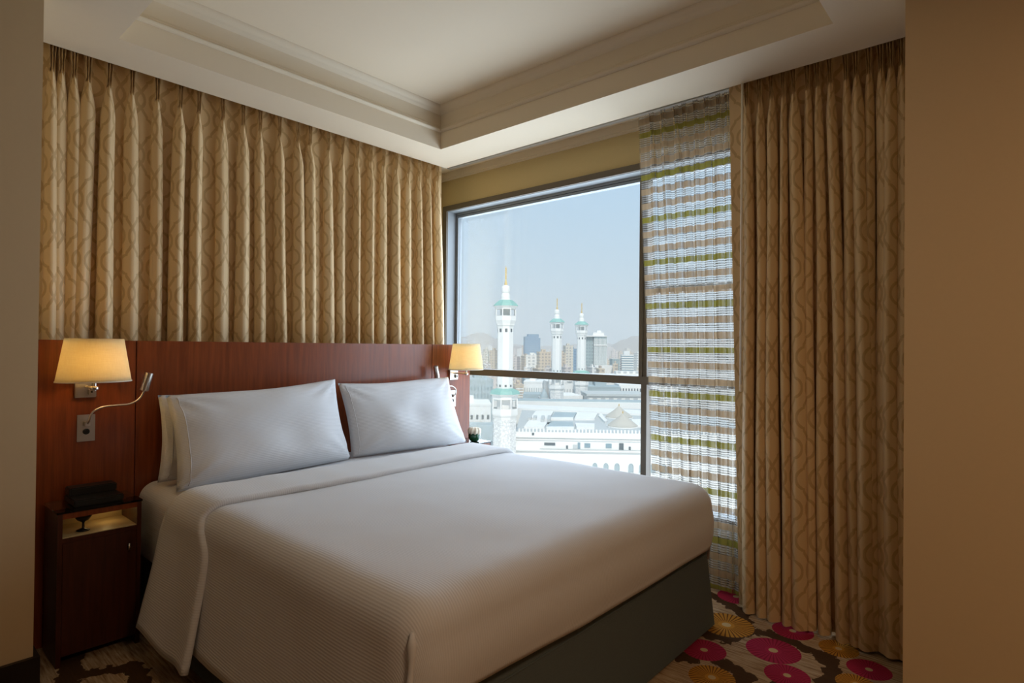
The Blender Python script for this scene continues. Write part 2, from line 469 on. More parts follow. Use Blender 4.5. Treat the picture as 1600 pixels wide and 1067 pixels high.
# ceiling: dropped border around the tray, pocket ceiling and the tray's own ceiling
c = MB()
c.box(XE, TX0, YB, YE, SOF, CEI+0.15)
c.box(TX1, XR, YB, YE, SOF, CEI+0.15)
c.box(TX0, TX1, YB, TY0, SOF, CEI+0.15)
c.box(TX0, TX1, TY1, YE, SOF, CEI+0.15)
c.box(TX0, TX1, TY0, TY1, CEI, CEI+0.15)
c.box(XW-0.1, XE, YB, YW+0.15, 2.60, CEI+0.15)
c.box(XE, XR+0.1, YE, YW+0.15, 2.60, CEI+0.15)
struct(c.build('ceiling', M['ceil']))
# stepped crown moulding running round the tray
prof = [(0.0005, 2.648), (0.012, 2.650), (0.020, 2.657), (0.020, 2.664), (0.012, 2.670), (0.014, 2.676), (0.008, 2.684), (0.006, 2.692), (0.006, 2.735),
        (0.012, 2.756), (0.026, 2.762), (0.030, 2.770), (0.044, 2.778), (0.056, 2.788), (0.060, 2.7995), (0.0005, 2.7995)]
for i, (ax, ay, bx_, by_) in enumerate([(TX0, TY0, TX0, TY1), (TX0, TY1, TX1, TY1), (TX1, TY1, TX1, TY0), (TX1, TY0, TX0, TY0)]):
    mb = MB(); rows = []
    cx, cy = (TX0+TX1)/2, (TY0+TY1)/2
    for (d, z) in prof:
        rows.append([(ax+(d if ax < cx else -d), ay+(d if ay < cy else -d), z), (bx_+(d if bx_ < cx else -d), by_+(d if by_ < cy else -d), z)])
    mb.grid(rows)
    struct(mb.build('trim_%d' % (i+1), M['trim'], auto=50))

# walls
struct(MB().box(XW-0.12, XW, YB, YW+0.15, 0, 2.60).build('wall_left', M['wall_yellow']))
struct(MB().box(XW, -2.735, YB, 0.468, 0, SOF).build('wall_left_return', M['wall']))
b = MB().box(-2.735, -2.717, YB, 0.486, 0, 0.10); b.box(-3.0, -2.735, 0.468, 0.486, 0, 0.10)
struct(b.build('baseboard_left', M['dark_base']))
struct(MB().box(-0.318, XR, 2.35, YE, 0, SOF).build('wall_right_return', M['wall']))
struct(MB().box(XR, XR+0.1, YB, YW+0.15, 0, 2.60).build('wall_right', M['wall_brown']))
struct(MB().box(XW, XR, YB-0.1, YB, 0, 2.60).build('wall_near', M['wall_brown']))
WX0, WX1, WZ0, WZ1 = -3.465, -0.45, 0.33, 2.345
w = MB()
w.box(XW, WX0, YW, YW+0.15, 0, 2.60); w.box(WX1, XR, YW, YW+0.15, 0, 2.60)
w.box(WX0, WX1, YW, YW+0.15, 0, WZ0); w.box(WX0, WX1, YW, YW+0.15, WZ1, 2.60)
struct(w.build('wall_window', M['wall_yellow']))
struct(MB().box(XW, WX1+0.4, YW-0.022, YW, 2.555, 2.60).box(XW, WX1+0.4, YW-0.012, YW, 2.54, 2.556).build('trim_5', M['trim']))

# window: bronze frame on the wall face, grey reveal, sashes with glass
win = struct(empty('window_1', (WX0, YW, WZ0)))
def wpart(name, mb, mat, parent=win):
    for k, v in enumerate(mb.v): mb.v[k] = (v[0]-WX0, v[1]-YW, v[2]-WZ0)
    return mb.build(name, mat, parent)
f_ = MB(); f_.box(WX0, WX1, YW-.010, YW+.006, 2.302, 2.342); f_.box(WX0, -3.421, YW-.010, YW+.006, WZ0+.02, 2.302); f_.box(WX1-.04, WX1, YW-.010, YW+.006, WZ0+.02, 2.302); f_.box(WX0, WX1, YW-.03, YW+.006, WZ0-.02, WZ0+.02)
wpart('frame', f_, M['frame'])
g_ = MB(); g_.box(WX0, WX1, YW+.006, YW+.15, 2.300, WZ1); g_.box(WX0, -3.420, YW+.006, YW+.15, WZ0, 2.300); g_.box(-3.420, WX1, YW+.006, YW+.15, WZ0, WZ0+.02)
wpart('reveal', g_, M['frame_grey'])
GX0, GX1, GZ1 = -3.392, -0.48, 2.262
s_ = MB(); s_.box(-3.4195, -3.413, YW+.094, YW+.13, WZ0+.02, 2.2995); s_.box(-3.413, WX1, YW+.094, YW+.13, 2.2795, 2.284)
wpart('gasket', s_, M['dark_base'])
s_ = MB(); s_.box(-3.413, GX0, YW+.090, YW+.13, WZ0+.02, 2.2795); s_.box(-3.413, WX1, YW+.088, YW+.13, 2.284, 2.2995); s_.box(GX0, WX1, YW+.090, YW+.13, GZ1, 2.2795)
wpart('sash', s_, M['frame_grey'])
TZ0, TZ1 = 1.032, 1.079
wpart('transom', MB().box(GX0, GX1, YW+.05, YW+.12, TZ0, TZ1), M['frame'])
wpart('mullion', MB().box(-1.764, -1.742, YW+.05, YW+.12, TZ1, GZ1).box(-1.752, -1.715, YW+.06, YW+.12, WZ0+.02, GZ1), M['frame'])
wpart('mullion', MB().box(-1.12, -1.06, YW+.05, YW+.12, WZ0+.02, GZ1), M['frame'])
wpart('vent_rail', MB().box(-1.715, -1.12, YW+.06, YW+.11, 1.575, 1.615), M['frame_grey'])
for (a, b_, z0, z1) in ((GX0, -1.764, TZ1, GZ1), (GX0, -1.752, WZ0+.02, TZ0), (-1.715, -1.12, TZ1, GZ1), (-1.715, -1.12, WZ0+.02, TZ0), (-1.06, GX1, TZ1, GZ1), (-1.06, GX1, WZ0+.02, TZ0)):
    wpart('pane', MB().box(a, b_, YW+.104, YW+.110, z0, z1), M['pane'])

# curtain rails inside the pockets
tag(MB().box(XE-.075, XE-.045, 0.49, YE, 2.583, 2.60).build('curtain_rail', M['rail']), 'slim metal curtain rail above the curtain behind the bed', 'curtain rail')
tag(MB().box(-3.3, 0.4, YE+.045, YE+.075, 2.583, 2.60).build('curtain_rail', M['rail']), 'slim metal curtain rail nearest the room, over the window drape', 'curtain rail')
tag(MB().box(-3.3, 0.4, YE+.115, YE+.145, 2.583, 2.60).build('curtain_rail', M['rail']), 'slim metal curtain rail close to the glass, carrying the sheer', 'curtain rail')

# ================================================================== CURTAINS
def curtain(name, mat, place, pleats, s0, s1, ztop, zbot, pinch=0.085, A_top=0.030, A_bot=0.05, h_top=0.012, hb=(0.020, 0.030), seed=1, bottom_shift=0.0, bulge=.15, sub=3):
    """place(s, d, z) -> point; pleats: list of (s at heading, s at hem)"""
    rnd = random.Random(seed)
    zs = [ztop, ztop-.02, ztop-.045, ztop-pinch*.85, ztop-pinch, ztop-pinch-.02, ztop-pinch-.05, ztop-pinch-.09, ztop-pinch-.15, ztop-.31]
    z = ztop-.40
    while z > zbot+.05: zs.append(z); z -= 0.11
    zs.append(zbot)
    pr = []
    for (a, b_) in pleats:
        pr.append((a, b_, rnd.uniform(*hb), rnd.uniform(.75, 1.2), rnd.uniform(-.25, .25), rnd.uniform(0, 6)))
    rows = []
    for z in zs:
        q = (ztop-z)/(ztop-zbot)
        dz = ztop-z
        head = 1-sm(pinch*.95, pinch+.03, dz)     # 1 in the heading
        body = sm(pinch, pinch+bulge, dz)
        pts = [(lerp(s0[0], s0[1], q), 0.0)]
        for k, (a, b_, h, am, sk, ph) in enumerate(pr):
            c_ = lerp(a, b_, q**0.8) + 0.004*math.sin(ph+3.0*z)
            hw = lerp(h_top*(1.25-.45*sm(0, pinch, dz)), h*(1+.45*q), body)
            A = lerp(A_top, lerp(A_top, A_bot, min(1, q*1.6+.25))*am, body)
            sk_ = sk*body*hw
            if k > 0:
                cp = lerp(pr[k-1][0], pr[k-1][1], q**0.8)
                gap = (c_-cp)
                pts.append(((c_+cp)/2+.1*gap*math.sin(ph*2), -A*.20*math.sin(ph+2)*body-.004))
            d3 = lerp(A*.93, A*.35, head)      # three fingers in the heading, one round fold below
            pts += [(c_-hw*lerp(.75, 1.0, head), 0.0), (c_-hw*lerp(1.05, .72, head)+sk_*.5, lerp(A*.55, A, head)), (c_-hw*.38+sk_, d3), (c_+sk_, A), (c_+hw*.38+sk_, d3), (c_+hw*lerp(1.05, .72, head)+sk_*.5, lerp(A*.55, A, head)), (c_+hw*lerp(.75, 1.0, head), 0.0)]
        pts.append((lerp(s1[0], s1[1], q), 0.0))
        sp = catmull(pts, sub)
        rows.append([place(s + 0.0, d, z) for (s, d) in sp])
    ref = rows[len(rows)//2]
    us = [0.0]
    for i in range(1, len(ref)): us.append(us[-1] + (Vector(ref[i])-Vector(ref[i-1])).length)
    uvs = [[(u, z) for u in us] for z in zs]
    mb = MB(); mb.grid(rows, uvs)
    o = mb.build(name, mat, smooth=True)
    return o

def px_ray(u, v): return rt*((u-800)/FPX) + dn*((v-533.5)/FPX) + fw
def on_x(u, v, x): d = px_ray(u, v); t_ = x/d.x; return d*t_ + Vector((0, 0, EYE))
def on_y(u, v, y): d = px_ray(u, v); t_ = y/d.y; return d*t_ + Vector((0, 0, EYE))

# headboard-side curtain: the positions of its pinch pleats, read at the heading and just above the headboard
tops = [84, 97, 118, 138, 173, 208, 247, 282, 310, 346, 379, 407, 435, 463, 485, 513, 534, 557, 578, 599, 618, 637, 653, 668, 683]
bots = [75, 92, 106, 122, 158, 200, 240, 271, 303, 350, 378, 406, 440, 469, 481, 514, 534, 557, 577, 598, 619, 640, 659, 674, 689]
XC = -3.235
pl = []
for a, b_ in zip(tops, bots):
    va = 66+(a-66)*.3164+25
    yt = on_x(a, va, XC+.03).y; yb = on_x(b_, 530, XC+.03).y
    pl.append((yt, yt+(yb-yt)*1.35))
o = curtain('drape_curtain', M['drape'], lambda s, d, z: (XC+d, s, z), pl, (0.475, 0.475), (2.868, 2.885), 2.572, 0.04, pinch=0.125, A_top=.040, A_bot=.062, h_top=.014, hb=(.020, .031), seed=3, bulge=.15)
tag(o, 'wide gold trellis-patterned curtain hanging behind the wooden headboard', 'curtain')

# window drape, gathered tightly to the right
YC = 2.915
tops = [1167, 1187, 1204, 1221, 1240, 1259, 1277, 1296, 1319, 1337, 1354, 1375, 1389, 1408, 1428, 1450]
bots = [1172, 1196, 1213, 1233, 1254, 1268, 1291, 1322, 1340, 1356, 1368, 1385, 1398, 1412, 1430, 1450]
pl = []
for a, b_ in zip(tops, bots):
    xt = on_y(a, 150, YC-.03).x; xb = on_y(b_, 980, YC-.05).x
    pl.append((xt, xb))
def place_r(s, d, z):
    q = 1-z/2.57
    return (s, YC - .035*q - d*(1+.35*q), z)
o = curtain('drape_curtain', M['drape'], place_r, pl, (on_y(1139, 150, YC).x, on_y(1154, 945, YC-.04).x), (-0.16, -0.16), 2.572, 0.012, pinch=0.125, A_top=.042, A_bot=.060, h_top=.013, hb=(.015, .025), seed=11)
tag(o, 'tightly gathered brown-gold trellis drape at the right of the window, reaching the carpet', 'curtain')
wx = on_y(1160, 150, YC-.06).x
tag(MB().tube([(wx, YC-.062, 2.535), (wx+.002, YC-.066, 1.8), (wx+.004, YC-.07, 1.075)], .0055, 8).lathe([(.004, 0), (.007, .004), (.007, .03), (.004, .035)], 8, (wx+.004, YC-.07, 1.045)).build('curtain_wand', M['wand'], smooth=True), 'thin white pull rod hanging along the leading edge of the window drape', 'curtain wand')

# sheer
YS = 2.985
tops = [1015, 1035, 1053, 1068, 1084, 1101, 1120, 1134, 1152, 1170]
pl = []
for i, a in enumerate(tops):
    xt = on_y(a, 200, YS-.02).x
    pl.append((xt, xt+lerp(.115, .02, i/9)))
o = curtain('sheer_curtain', M['sheer'], lambda s, d, z: (s, YS-d*.8, z), pl, (on_y(997, 185, YS).x, on_y(997, 185, YS).x+.13), (-0.93, -0.93), 2.572, 0.02, pinch=0.09, A_top=.024, A_bot=.030, h_top=.012, hb=(.014, .022), seed=5)
tag(o, 'see-through sheer with olive and tan stripes hanging in the window', 'sheer curtain')

# ================================================================== HEADBOARD
CY = 1.745            # centre line of the bed
HX = -3.03            # front face of the headboard
HB = 1.260
hb = tag(empty('headboard', (HX-.02, CY, 0)), 'long mahogany headboard panelling behind the bed', 'headboard')
for (a, b_) in ((CY-1.235, CY-.877), (CY-.874, CY+.874), (CY+.877, CY+1.235)):
    MB().box(-.02, .02, a-CY, b_-CY, .0, HB).build('panel', M['wood'], hb, bevel=.0015)

# ================================================================== BED
bed = tag(empty('bed', (-2.0, CY, 0)), 'wide double bed with white mattress and charcoal valance', 'bed')
def rbox(lo, hi, rad, nx, ny, nz, hem, flare=lambda x, y, z: (0, 0), faces='top near far foot', wr=0.0, x_round=True):
    """open rounded cover: top, two long sides and the foot end"""
    mb = MB(); mb.uv = {}
    keys = {}
    r_ = rad
    def vert(p, side):
        k = (round(p[0], 5), round(p[1], 5), round(p[2], 5))
        if k in keys: return keys[k]
        q = [p[0], min(max(p[1], lo[1]+r_), hi[1]-r_), min(p[2], hi[2]-r_)]
        if x_round: q[0] = min(p[0], hi[0]-r_)
        d = Vector(p)-Vector(q)
        P = Vector(q) + (d.normalized()*r_ if d.length > 1e-6 else Vector((0, 0, 0)))
        drop = max(0, hi[2]-r_-P.z)
        fx, fy = flare(P.x, P.y, drop)
        wgt = d.y*d.y/(d.x*d.x+d.y*d.y+1e-9)
        ang = math.atan2(abs(d.y), max(1e-9, d.z)) if P.z > hi[2]-r_+1e-6 else PI/2
        ext = (r_*ang-abs(P.y-q[1])) + max(0, hi[2]-r_-P.z)
        arc = P.y + (ext if P.y > (lo[1]+hi[1])/2 else -ext)*wgt
        P.x += fx; P.y += fy
        if wr:
            nn = noise.noise(Vector((P.x*4, P.y*4, P.z*4)))*wr + noise.noise(Vector((P.x*11, P.y*11, P.z*6)))*wr*.4
            nv = d.normalized() if d.length > 1e-6 else Vector((0, 0, 1))
            P += nv*nn
        keys[k] = len(mb.v); mb.v.append(tuple(P)); mb.uv[keys[k]] = (P.x, arc)
        return keys[k]
    def space(a, b_, n, r0, r1):
        """denser steps inside the rounded borders"""
        out = [a]
        if r0: out += [a+r0*t_ for t_ in (.15, .32, .5, .7, 1.0)]
        st = a+(r0 or 0); en = b_-(r1 or 0)
        out += [lerp(st, en, i/n) for i in range(1, n)]
        if r1: out += [b_-r1*t_ for t_ in (1.0, .7, .5, .32, .15)]
        else: out.append(en)
        if r1: out.append(b_)
        return out
    X = space(lo[0], hi[0], nx, 0, r_ if x_round else 0); Y = space(lo[1], hi[1], ny, r_, r_)
    C = [0, .03, .065, .10, .14, .2] + [.2+.8*i/nz for i in range(1, nz+1)]
    def zz(x, y, c_): return hi[2]-c_*(hi[2]-hem(x, y))
    if 'top' in faces:
        for i in range(len(X)-1):
            for j in range(len(Y)-1):
                mb.f.append((vert((X[i], Y[j], hi[2]), 0), vert((X[i+1], Y[j], hi[2]), 0), vert((X[i+1], Y[j+1], hi[2]), 0), vert((X[i], Y[j+1], hi[2]), 0)))
    for nm, y in (('near', lo[1]), ('far', hi[1])):
        if nm in faces:
            for i in range(len(X)-1):
                for k in range(len(C)-1):
                    mb.f.append((vert((X[i], y, zz(X[i], y, C[k])), 1), vert((X[i+1], y, zz(X[i+1], y, C[k])), 1), vert((X[i+1], y, zz(X[i+1], y, C[k+1])), 1), vert((X[i], y, zz(X[i], y, C[k+1])), 1)))
    if 'foot' in faces:
        for j in range(len(Y)-1):
            for k in range(len(C)-1):
                mb.f.append((vert((hi[0], Y[j], zz(hi[0], Y[j], C[k])), 2), vert((hi[0], Y[j+1], zz(hi[0], Y[j+1], C[k])), 2), vert((hi[0], Y[j+1], zz(hi[0], Y[j+1], C[k+1])), 2), vert((hi[0], Y[j], zz(hi[0], Y[j], C[k+1])), 2)))
    return mb
def local(mb, ox, oy, oz=0):
    mb.v = [(v[0]-ox, v[1]-oy, v[2]-oz) for v in mb.v]; return mb
TOP = 0.642
Y0, Y1 = CY-.885, CY+.87
mb = rbox((-3.005, Y0+.02, 0), (-1.10, Y1-.02, TOP-.022), .075, 24, 14, 6, lambda x, y: .31)
local(mb, -2.0, CY).build('mattress', M['sheet'], bed, smooth=True)
mb = rbox((-3.0, Y0+.045, 0), (-1.095, Y1-.02, .365), .02, 14, 14, 6, lambda x, y: .012, lambda x, y, d: ((.035*d/.35 if x > -1.3 else 0), (-.02*d/.35 if y < CY else .02*d/.35)))
sk = local(mb, -2.0, CY).build('bed_skirt', M['skirt'], bed, smooth=True)
# stitched seam below the top of the skirt
MB().tube([(.907, Y0+.06-CY, .325), (.909, Y1-.04-CY, .325)], .003, 6).build('seam', M['skirt'], sk)

def dflare(x, y, d):
    t_ = d/.5
    k = 1-sm(-1.30, -1.12, x)*.75
    if y < Y0+.02: return (0, -(.075*t_**1.2*k + .006*math.sin(x*9)*t_))
    if y > Y1-.02: return (0, .05*t_)
    if x > -1.12: return (.012*math.sin(min(1, d/.16)*PI), 0)
    return (0, 0)
def dhem(x, y):
    if y < Y0+.001: return lerp(.165, .20, sm(-2.5, -1.1, x))
    if y > Y1-.001: return .30
    return lerp(.37, .395, sm(CY, Y0, y)) + .03*sm(Y1-.12, Y1, y) - .2*sm(Y0+.09, Y0, y)
mb = rbox((-2.50, Y0, 0), (-1.055, Y1, TOP), .095, 44, 40, 14, dhem, dflare, wr=.004)
dv = tag(local(mb, -1.8, CY, 0).build('duvet', M['linen'], smooth=True), 'smooth white ribbed duvet covering the bed down to its foot', 'duvet')
dv.location = (-1.8, CY, 0)
so = dv.modifiers.new('thick', 'SOLIDIFY'); so.thickness = .012; so.offset = -1
cf = []
for i in range(14):
    t_ = i/13
    cf.append((-1.082+.006*math.sin(t_*7)+1.8, Y0+.024-.045*t_**1.2-CY, .580-.38*t_))
MB().tube(cf, [.004]+[.010-.005*i/12+.002*math.sin(i*1.7) for i in range(1, 13)]+[.004], 8).build('corner_fold', M['linen'], dv, smooth=True)

# turned-down sheet: a folded band over the duvet, its near end hanging to the floor side
def flap():
    mb = MB(); rows = []; uvs = []
    prof_ = []
    yA, yB = Y0-.012, Y1+.012; zt = TOP+.019; rr = .108
    # cross profile: (y, z, drop)
    for k in range(18):
        d = .415*(1-k/18)
        prof_.append((yA - .078*(d/.415)**1.3, zt-rr-d, d))
    for k in range(0, 9):
        a = PI - (PI/2)*k/8
        prof_.append((yA+rr+rr*math.cos(a), zt-rr+rr*math.sin(a), 0))
    for k in range(1, 32): prof_.append((lerp(yA+rr, yB-rr, k/32), zt+.0015*math.sin(k*1.3), 0))
    for k in range(0, 9):
        a = PI/2 - (PI/2)*k/8
        prof_.append((yB-rr+rr*math.cos(a), zt-rr+rr*math.sin(a), 0))
    for k in range(1, 6): prof_.append((yB+.01*k, zt-rr-.06*k, .06*k))
    arc = 0; last = None
    for k, (y, z, d) in enumerate(prof_):
        if last: arc += math.hypot(y-last[0], z-last[1])
        last = (y, z)
        near = y < CY
        t_ = max(0, d)/.415
        ta = Vector((0, prof_[min(k+1, len(prof_)-1)][0]-prof_[max(k-1, 0)][0], prof_[min(k+1, len(prof_)-1)][1]-prof_[max(k-1, 0)][1])).normalized()
        nn = Vector((0, ta.z, -ta.y))          # into the bed
        low = sm(TOP, TOP-.16, z) if near else 0
        xl = -2.555 - .05*low
        xr = -2.275 + .085*low + .035*t_*(1 if near else 0) + .010*math.sin(y*5)*(1-low)
        n = 16; row = []; ur = []
        for i in range(n+1):
            q = i/n
            fall = sm(.22, .415, d) if near else 0
            P = Vector((lerp(xl, xr, q), y, z + fall*(.012*math.sin(q*8+.4) - .022*q))) - nn*(.010*math.sin(q*6.0+.8)*min(1, t_*1.4))*(1 if near else 0)
            row.append(tuple(P)); ur.append((P.x, arc))
        e_ = Vector(row[n]); th = .010
        for a in (40, 85, 130, 175):
            ar_ = math.radians(a)
            row.append(tuple(e_ + Vector((th*math.sin(ar_), 0, 0)) + nn*th*(1-math.cos(ar_)))); ur.append((e_.x+.01, arc))
        rows.append(row); uvs.append(ur)
    mb.grid(rows, uvs)
    return mb
fl = flap()
fo = tag(local(fl, -2.4, CY, 0).build('turned_down_sheet', M['sheet'], smooth=True), 'folded band of white sheet turned down over the duvet below the pillows', 'sheet')
fo.location = (-2.4, CY, 0)
so = fo.modifiers.new('thick', 'SOLIDIFY'); so.thickness = .004; so.offset = 1

# ------------------------------------------------------------------ pillows
def pillow(name, label, L, H, T, seed, corners, flat=True):
    """corners: bottom-near, bottom-far, top-far, top-near of the front outline"""
    bn, bf, tf, tn = [Vector(c_) for c_ in corners]
    mb = MB(); mb.uv = {}
    nu, nv = 46, 30
    rows = {1: [], -1: []}; uvs = []
    nrm = (bf-bn).cross(tn-bn).normalized()
    if nrm.x < 0: nrm = -nrm
    off = Vector((seed*3.1, seed*1.7, 0))
    for side in (1, -1):
        ur = []
        for j in range(nv+1):
            row = []; ru = []
            for i in range(nu+1):
                u = i/nu*2-1; v = j/nv*2-1
                # pinched corners, edges drawn in between them
                uu = u*(1-.045*(1-v*v)); vv = v*(1-.050*(1-u*u)) if v < 0 and not flat else (v if v < 0 else v*(1-.055*(1-u*u)-.02*math.sin(u*2.6+seed)*(1-u*u)))
                a = (uu+1)/2; b_ = (vv+1)/2
                P = bn.lerp(bf, a).lerp(tn.lerp(tf, a), b_)
                th = (max(0, 1-abs(u)**2.6)**.62)*(max(0, 1-abs(v)**(2.4 if v > 0 else 5.0))**.60)
                fat = T*.5*th*(1.08-.20*v)*(1 if side > 0 else .5)
                w_ = noise.noise(Vector((u*2.2, v*1.6, side*2.0))+off)*.014*th
                edge = (abs(u)**3*.6+abs(v)**4*.4)
                # wrinkles running in from the corners
                ang = math.atan2(1-abs(v)+.05, 1-abs(u)+.05)
                w_ += .009*math.sin(ang*14+seed)*max(0, 1-1.35*math.hypot(1-abs(u), 1-abs(v)))*min(1, 4*th)
                row.append(tuple(P + nrm*side*(fat+w_))); ru.append((a*L, b_*H))
            rows[side].append(row); ur.append(ru)
        mb.grid(rows[side], ur)
    o = mb.build(name, M['linen'])
    bm = bmesh.new(); bm.from_mesh(o.data)
    bmesh.ops.remove_doubles(bm, verts=bm.verts, dist=.0004)
    bmesh.ops.recalc_face_normals(bm, faces=bm.faces)
    bm.to_mesh(o.data); bm.free(); o.data.shade_smooth()
    sl = [Vector(rows[1][j][2])+nrm*.0012 for j in range(1, nv)]
    MB().tube(sl, .0016, 6).build('seam', M['linen'], o, smooth=True)
    return tag(o, label, 'pillow', 'pillows on the bed')
ZP = TOP+.004
pillow('pillow', 'large white pillow at the front, nearest the nightstand with the black box', .93, .50, .17, 1,
       [(-2.665, .918, ZP-.016), (-2.80, 1.845, ZP-.020), (-2.895, 1.80, 1.060), (-2.845, .930, 1.020)])
pillow('pillow', 'white pillow mostly hidden behind the front left pillow, its near edge showing', .90, .48, .12, 2,
       [(-2.85, .905, ZP-.004), (-2.93, 1.76, ZP-.004), (-2.97, 1.74, 1.02), (-2.955, .935, 1.015)])
pillow('pillow', 'white pillow on the window side of the bed', .86, .46, .17, 3,
       [(-2.82, 1.86, ZP-.020), (-2.735, 2.665, ZP-.018), (-2.90, 2.650, 1.045), (-2.915, 1.83, 1.035)])

# ================================================================== NIGHTSTANDS
NX0, NX1, NH = HX+.022, -2.79, .597
def nightstand(y0, y1, label, near):
    t = tag(empty('nightstand', ((NX0+NX1)/2, (y0+y1)/2, 0)), label, 'nightstand', 'nightstands')
    ox, oy = (NX0+NX1)/2, (y0+y1)/2
    x0, x1, a, b_ = NX0-ox, NX1-ox, y0-oy, y1-oy
    p = .016
    MB().box(x0, x1, a, a+p, .0, NH-.008).box(x0, x1, b_-p, b_, .0, NH-.008).box(x0, x1, a+p, b_-p, .475, .492).box(x0, x0+.01, a+p, b_-p, .03, NH-.03).box(x0, x1-.02, a+p, b_-p, .03, .05).build('body', M['wood_dark'], t)
    MB().box(x0, x1, a+p, b_-p, NH-.03, NH-.008).build('top', M['wood'], t)
    MB().box(x0, x1+.004, a-.003, b_+.003, NH-.0079, NH).build('glass_top', M['glass_top'], t)
    MB().box(x0+.0102, x0+.014, a+p, b_-p, .4925, NH-.0305).box(x0+.014, x1-.004, a+p+.0005, b_-p-.0005, .4925, .4955).build('niche_lining', M['cream'], t)
    d = MB().box(x1-.018, x1, a+p+.001, b_-p-.001, .04, .474).build('door', M['wood_dark'], t, bevel=.001)
    hy = (b_-p-.03) if near else (a+p+.03)
    MB().tube([(x1, hy, .415), (x1+.012, hy, .415)], .003, 8).tube([(x1+.012, hy, .425), (x1+.014, hy, .398)], .0045, 8).build('handle', M['plate'], d, smooth=True)
    if near:
        l = lamp('niche_light', 'POINT', .05, (1.0, .72, .30), shadow_soft_size=.008)
        l.parent = t; l.location = (x0+.09, 0.05, NH-.042)
    return t
nightstand(.545, .828, 'dark mahogany nightstand with open niche, beside the near side of the bed', True)
nightstand(CY*2-.828, CY*2-.535, 'dark mahogany nightstand on the window side, its corner showing past the bed', False)
# black two-tier box on the near nightstand
bx = tag(empty('clock_radio', (-2.915, .690, NH)), 'low black two-tier box on the glass-topped nightstand', 'clock radio')
MB().box(-.075, .085, -.085, .085, .0, .026).build('base', M['black'], bx, bevel=.004)
MB().box(-.078, -.005, -.083, .083, .0265, .058).build('raised_back', M['black'], bx, bevel=.004)
# footed bowl in the niche
tag(MB().lathe([(.022, 0), (.024, .002), (.018, .006), (.005, .009), (.004, .030), (.007, .036), (.020, .043), (.028, .056), (.030, .066), (.028, .066), (.018, .048), (.0, .044)], 24, (-2.85, .640, .4958), cap=False).build('footed_bowl', M['black'], smooth=True), 'small dark footed bowl standing inside the open nightstand niche', 'bowl')
# glass jar on the far nightstand
jp = on_x(741, 688, -2.87)
jr = tag(empty('glass_jar', (-2.87, jp.y, NH+.0005)), 'round green glass jar with a cream ruffled top on the far nightstand', 'jar')
MB().lathe([(.020, 0), (.030, .004), (.040, .022), (.042, .042), (.037, .060), (.030, .070)], 24).build('bowl', M['green'], jr, smooth=True)
pt = MB()
rows = []
for (r_, z) in ((.0, .094), (.018, .095), (.034, .090), (.043, .078), (.044, .062), (.040, .052)):
    rows.append([((r_*(1+.10*math.sin(9*2*PI*k/54)*(r_/.044)))*math.cos(2*PI*k/54), (r_*(1+.10*math.sin(9*2*PI*k/54)*(r_/.044)))*math.sin(2*PI*k/54), z-.006*math.cos(9*2*PI*k/54)*(r_/.044)**3) for k in range(55)])
pt.grid(rows); pt.build('ruffled_top', M['petal'], jr, smooth=True)

# ================================================================== WALL LAMPS
def sconce(y, label):
    t = tag(empty('wall_lamp', (HX, y, 1.05)), label, 'wall lamp', 'shaded wall lamps on the headboard')
    MB().box(.0, .018, -.040, .036, -.034, .034).build('wall_plate', M['chrome'], t, bevel=.002)
    sgn = 1
    arm = MB().tube([(.018, 0, .012), (.07, .0, .012), (.135, 0, .012)], .0055, 8)
    arm.tube([(.135, 0, .002), (.135, 0, .075)], .008, 10); arm.lathe([(.012, 0), (.016, .004), (.016, .012), (.01, .016)], 12, (.135, 0, .004))
    arm.build('arm', M['chrome'], t, auto=40)
    MB().box(.018, .030, .006, .026, -.022, .002).build('switch', M['chrome'], t, bevel=.001)
    MB().box(.030, .034, .013, .019, -.014, -.006).build('switch_knob', M['black'], t)
    zb, zt_ = .038, .216
    sh = MB()
    pr_ = []
    for k in range(9):
        q = k/8; pr_.append((lerp(1.0, .78, q), lerp(zb, zt_, q)))
    prof_ = pr_ + [(r_-.012, z) for (r_, z) in pr_[::-1]]
    sh.lathe(prof_, 48, (.135, 0, 0), sx=.102, sy=.132, close=True)
    s_ = sh.build('lamp_shade', M['shade'], t, smooth=True)
    MB().lathe([(1.004, zb), (1.012, zb+.001), (1.010, zb+.005), (1.0, zb+.005)], 48, (.135, 0, 0), sx=.102, sy=.132, close=True).build('trim_ring', M['petal'], s_, smooth=True)
    MB().lathe([(.011, .075), (.011, .095), (.020, .115), (.024, .130), (.020, .145), (.008, .153)], 16, (.135, 0, 0)).build('bulb', M['bulb'], t, smooth=True)
    return t
bt = NT('lit_bulb'); M['bulb'] = bt.done(bt.n('ShaderNodeEmission', {0: (1.0, .63, .24, 1), 1: 26.0}).outputs[0])
sconce(.680, 'lit cream-shaded wall lamp above the near nightstand')
sconce(CY*2-.680, 'lit cream-shaded wall lamp at the window end of the headboard')

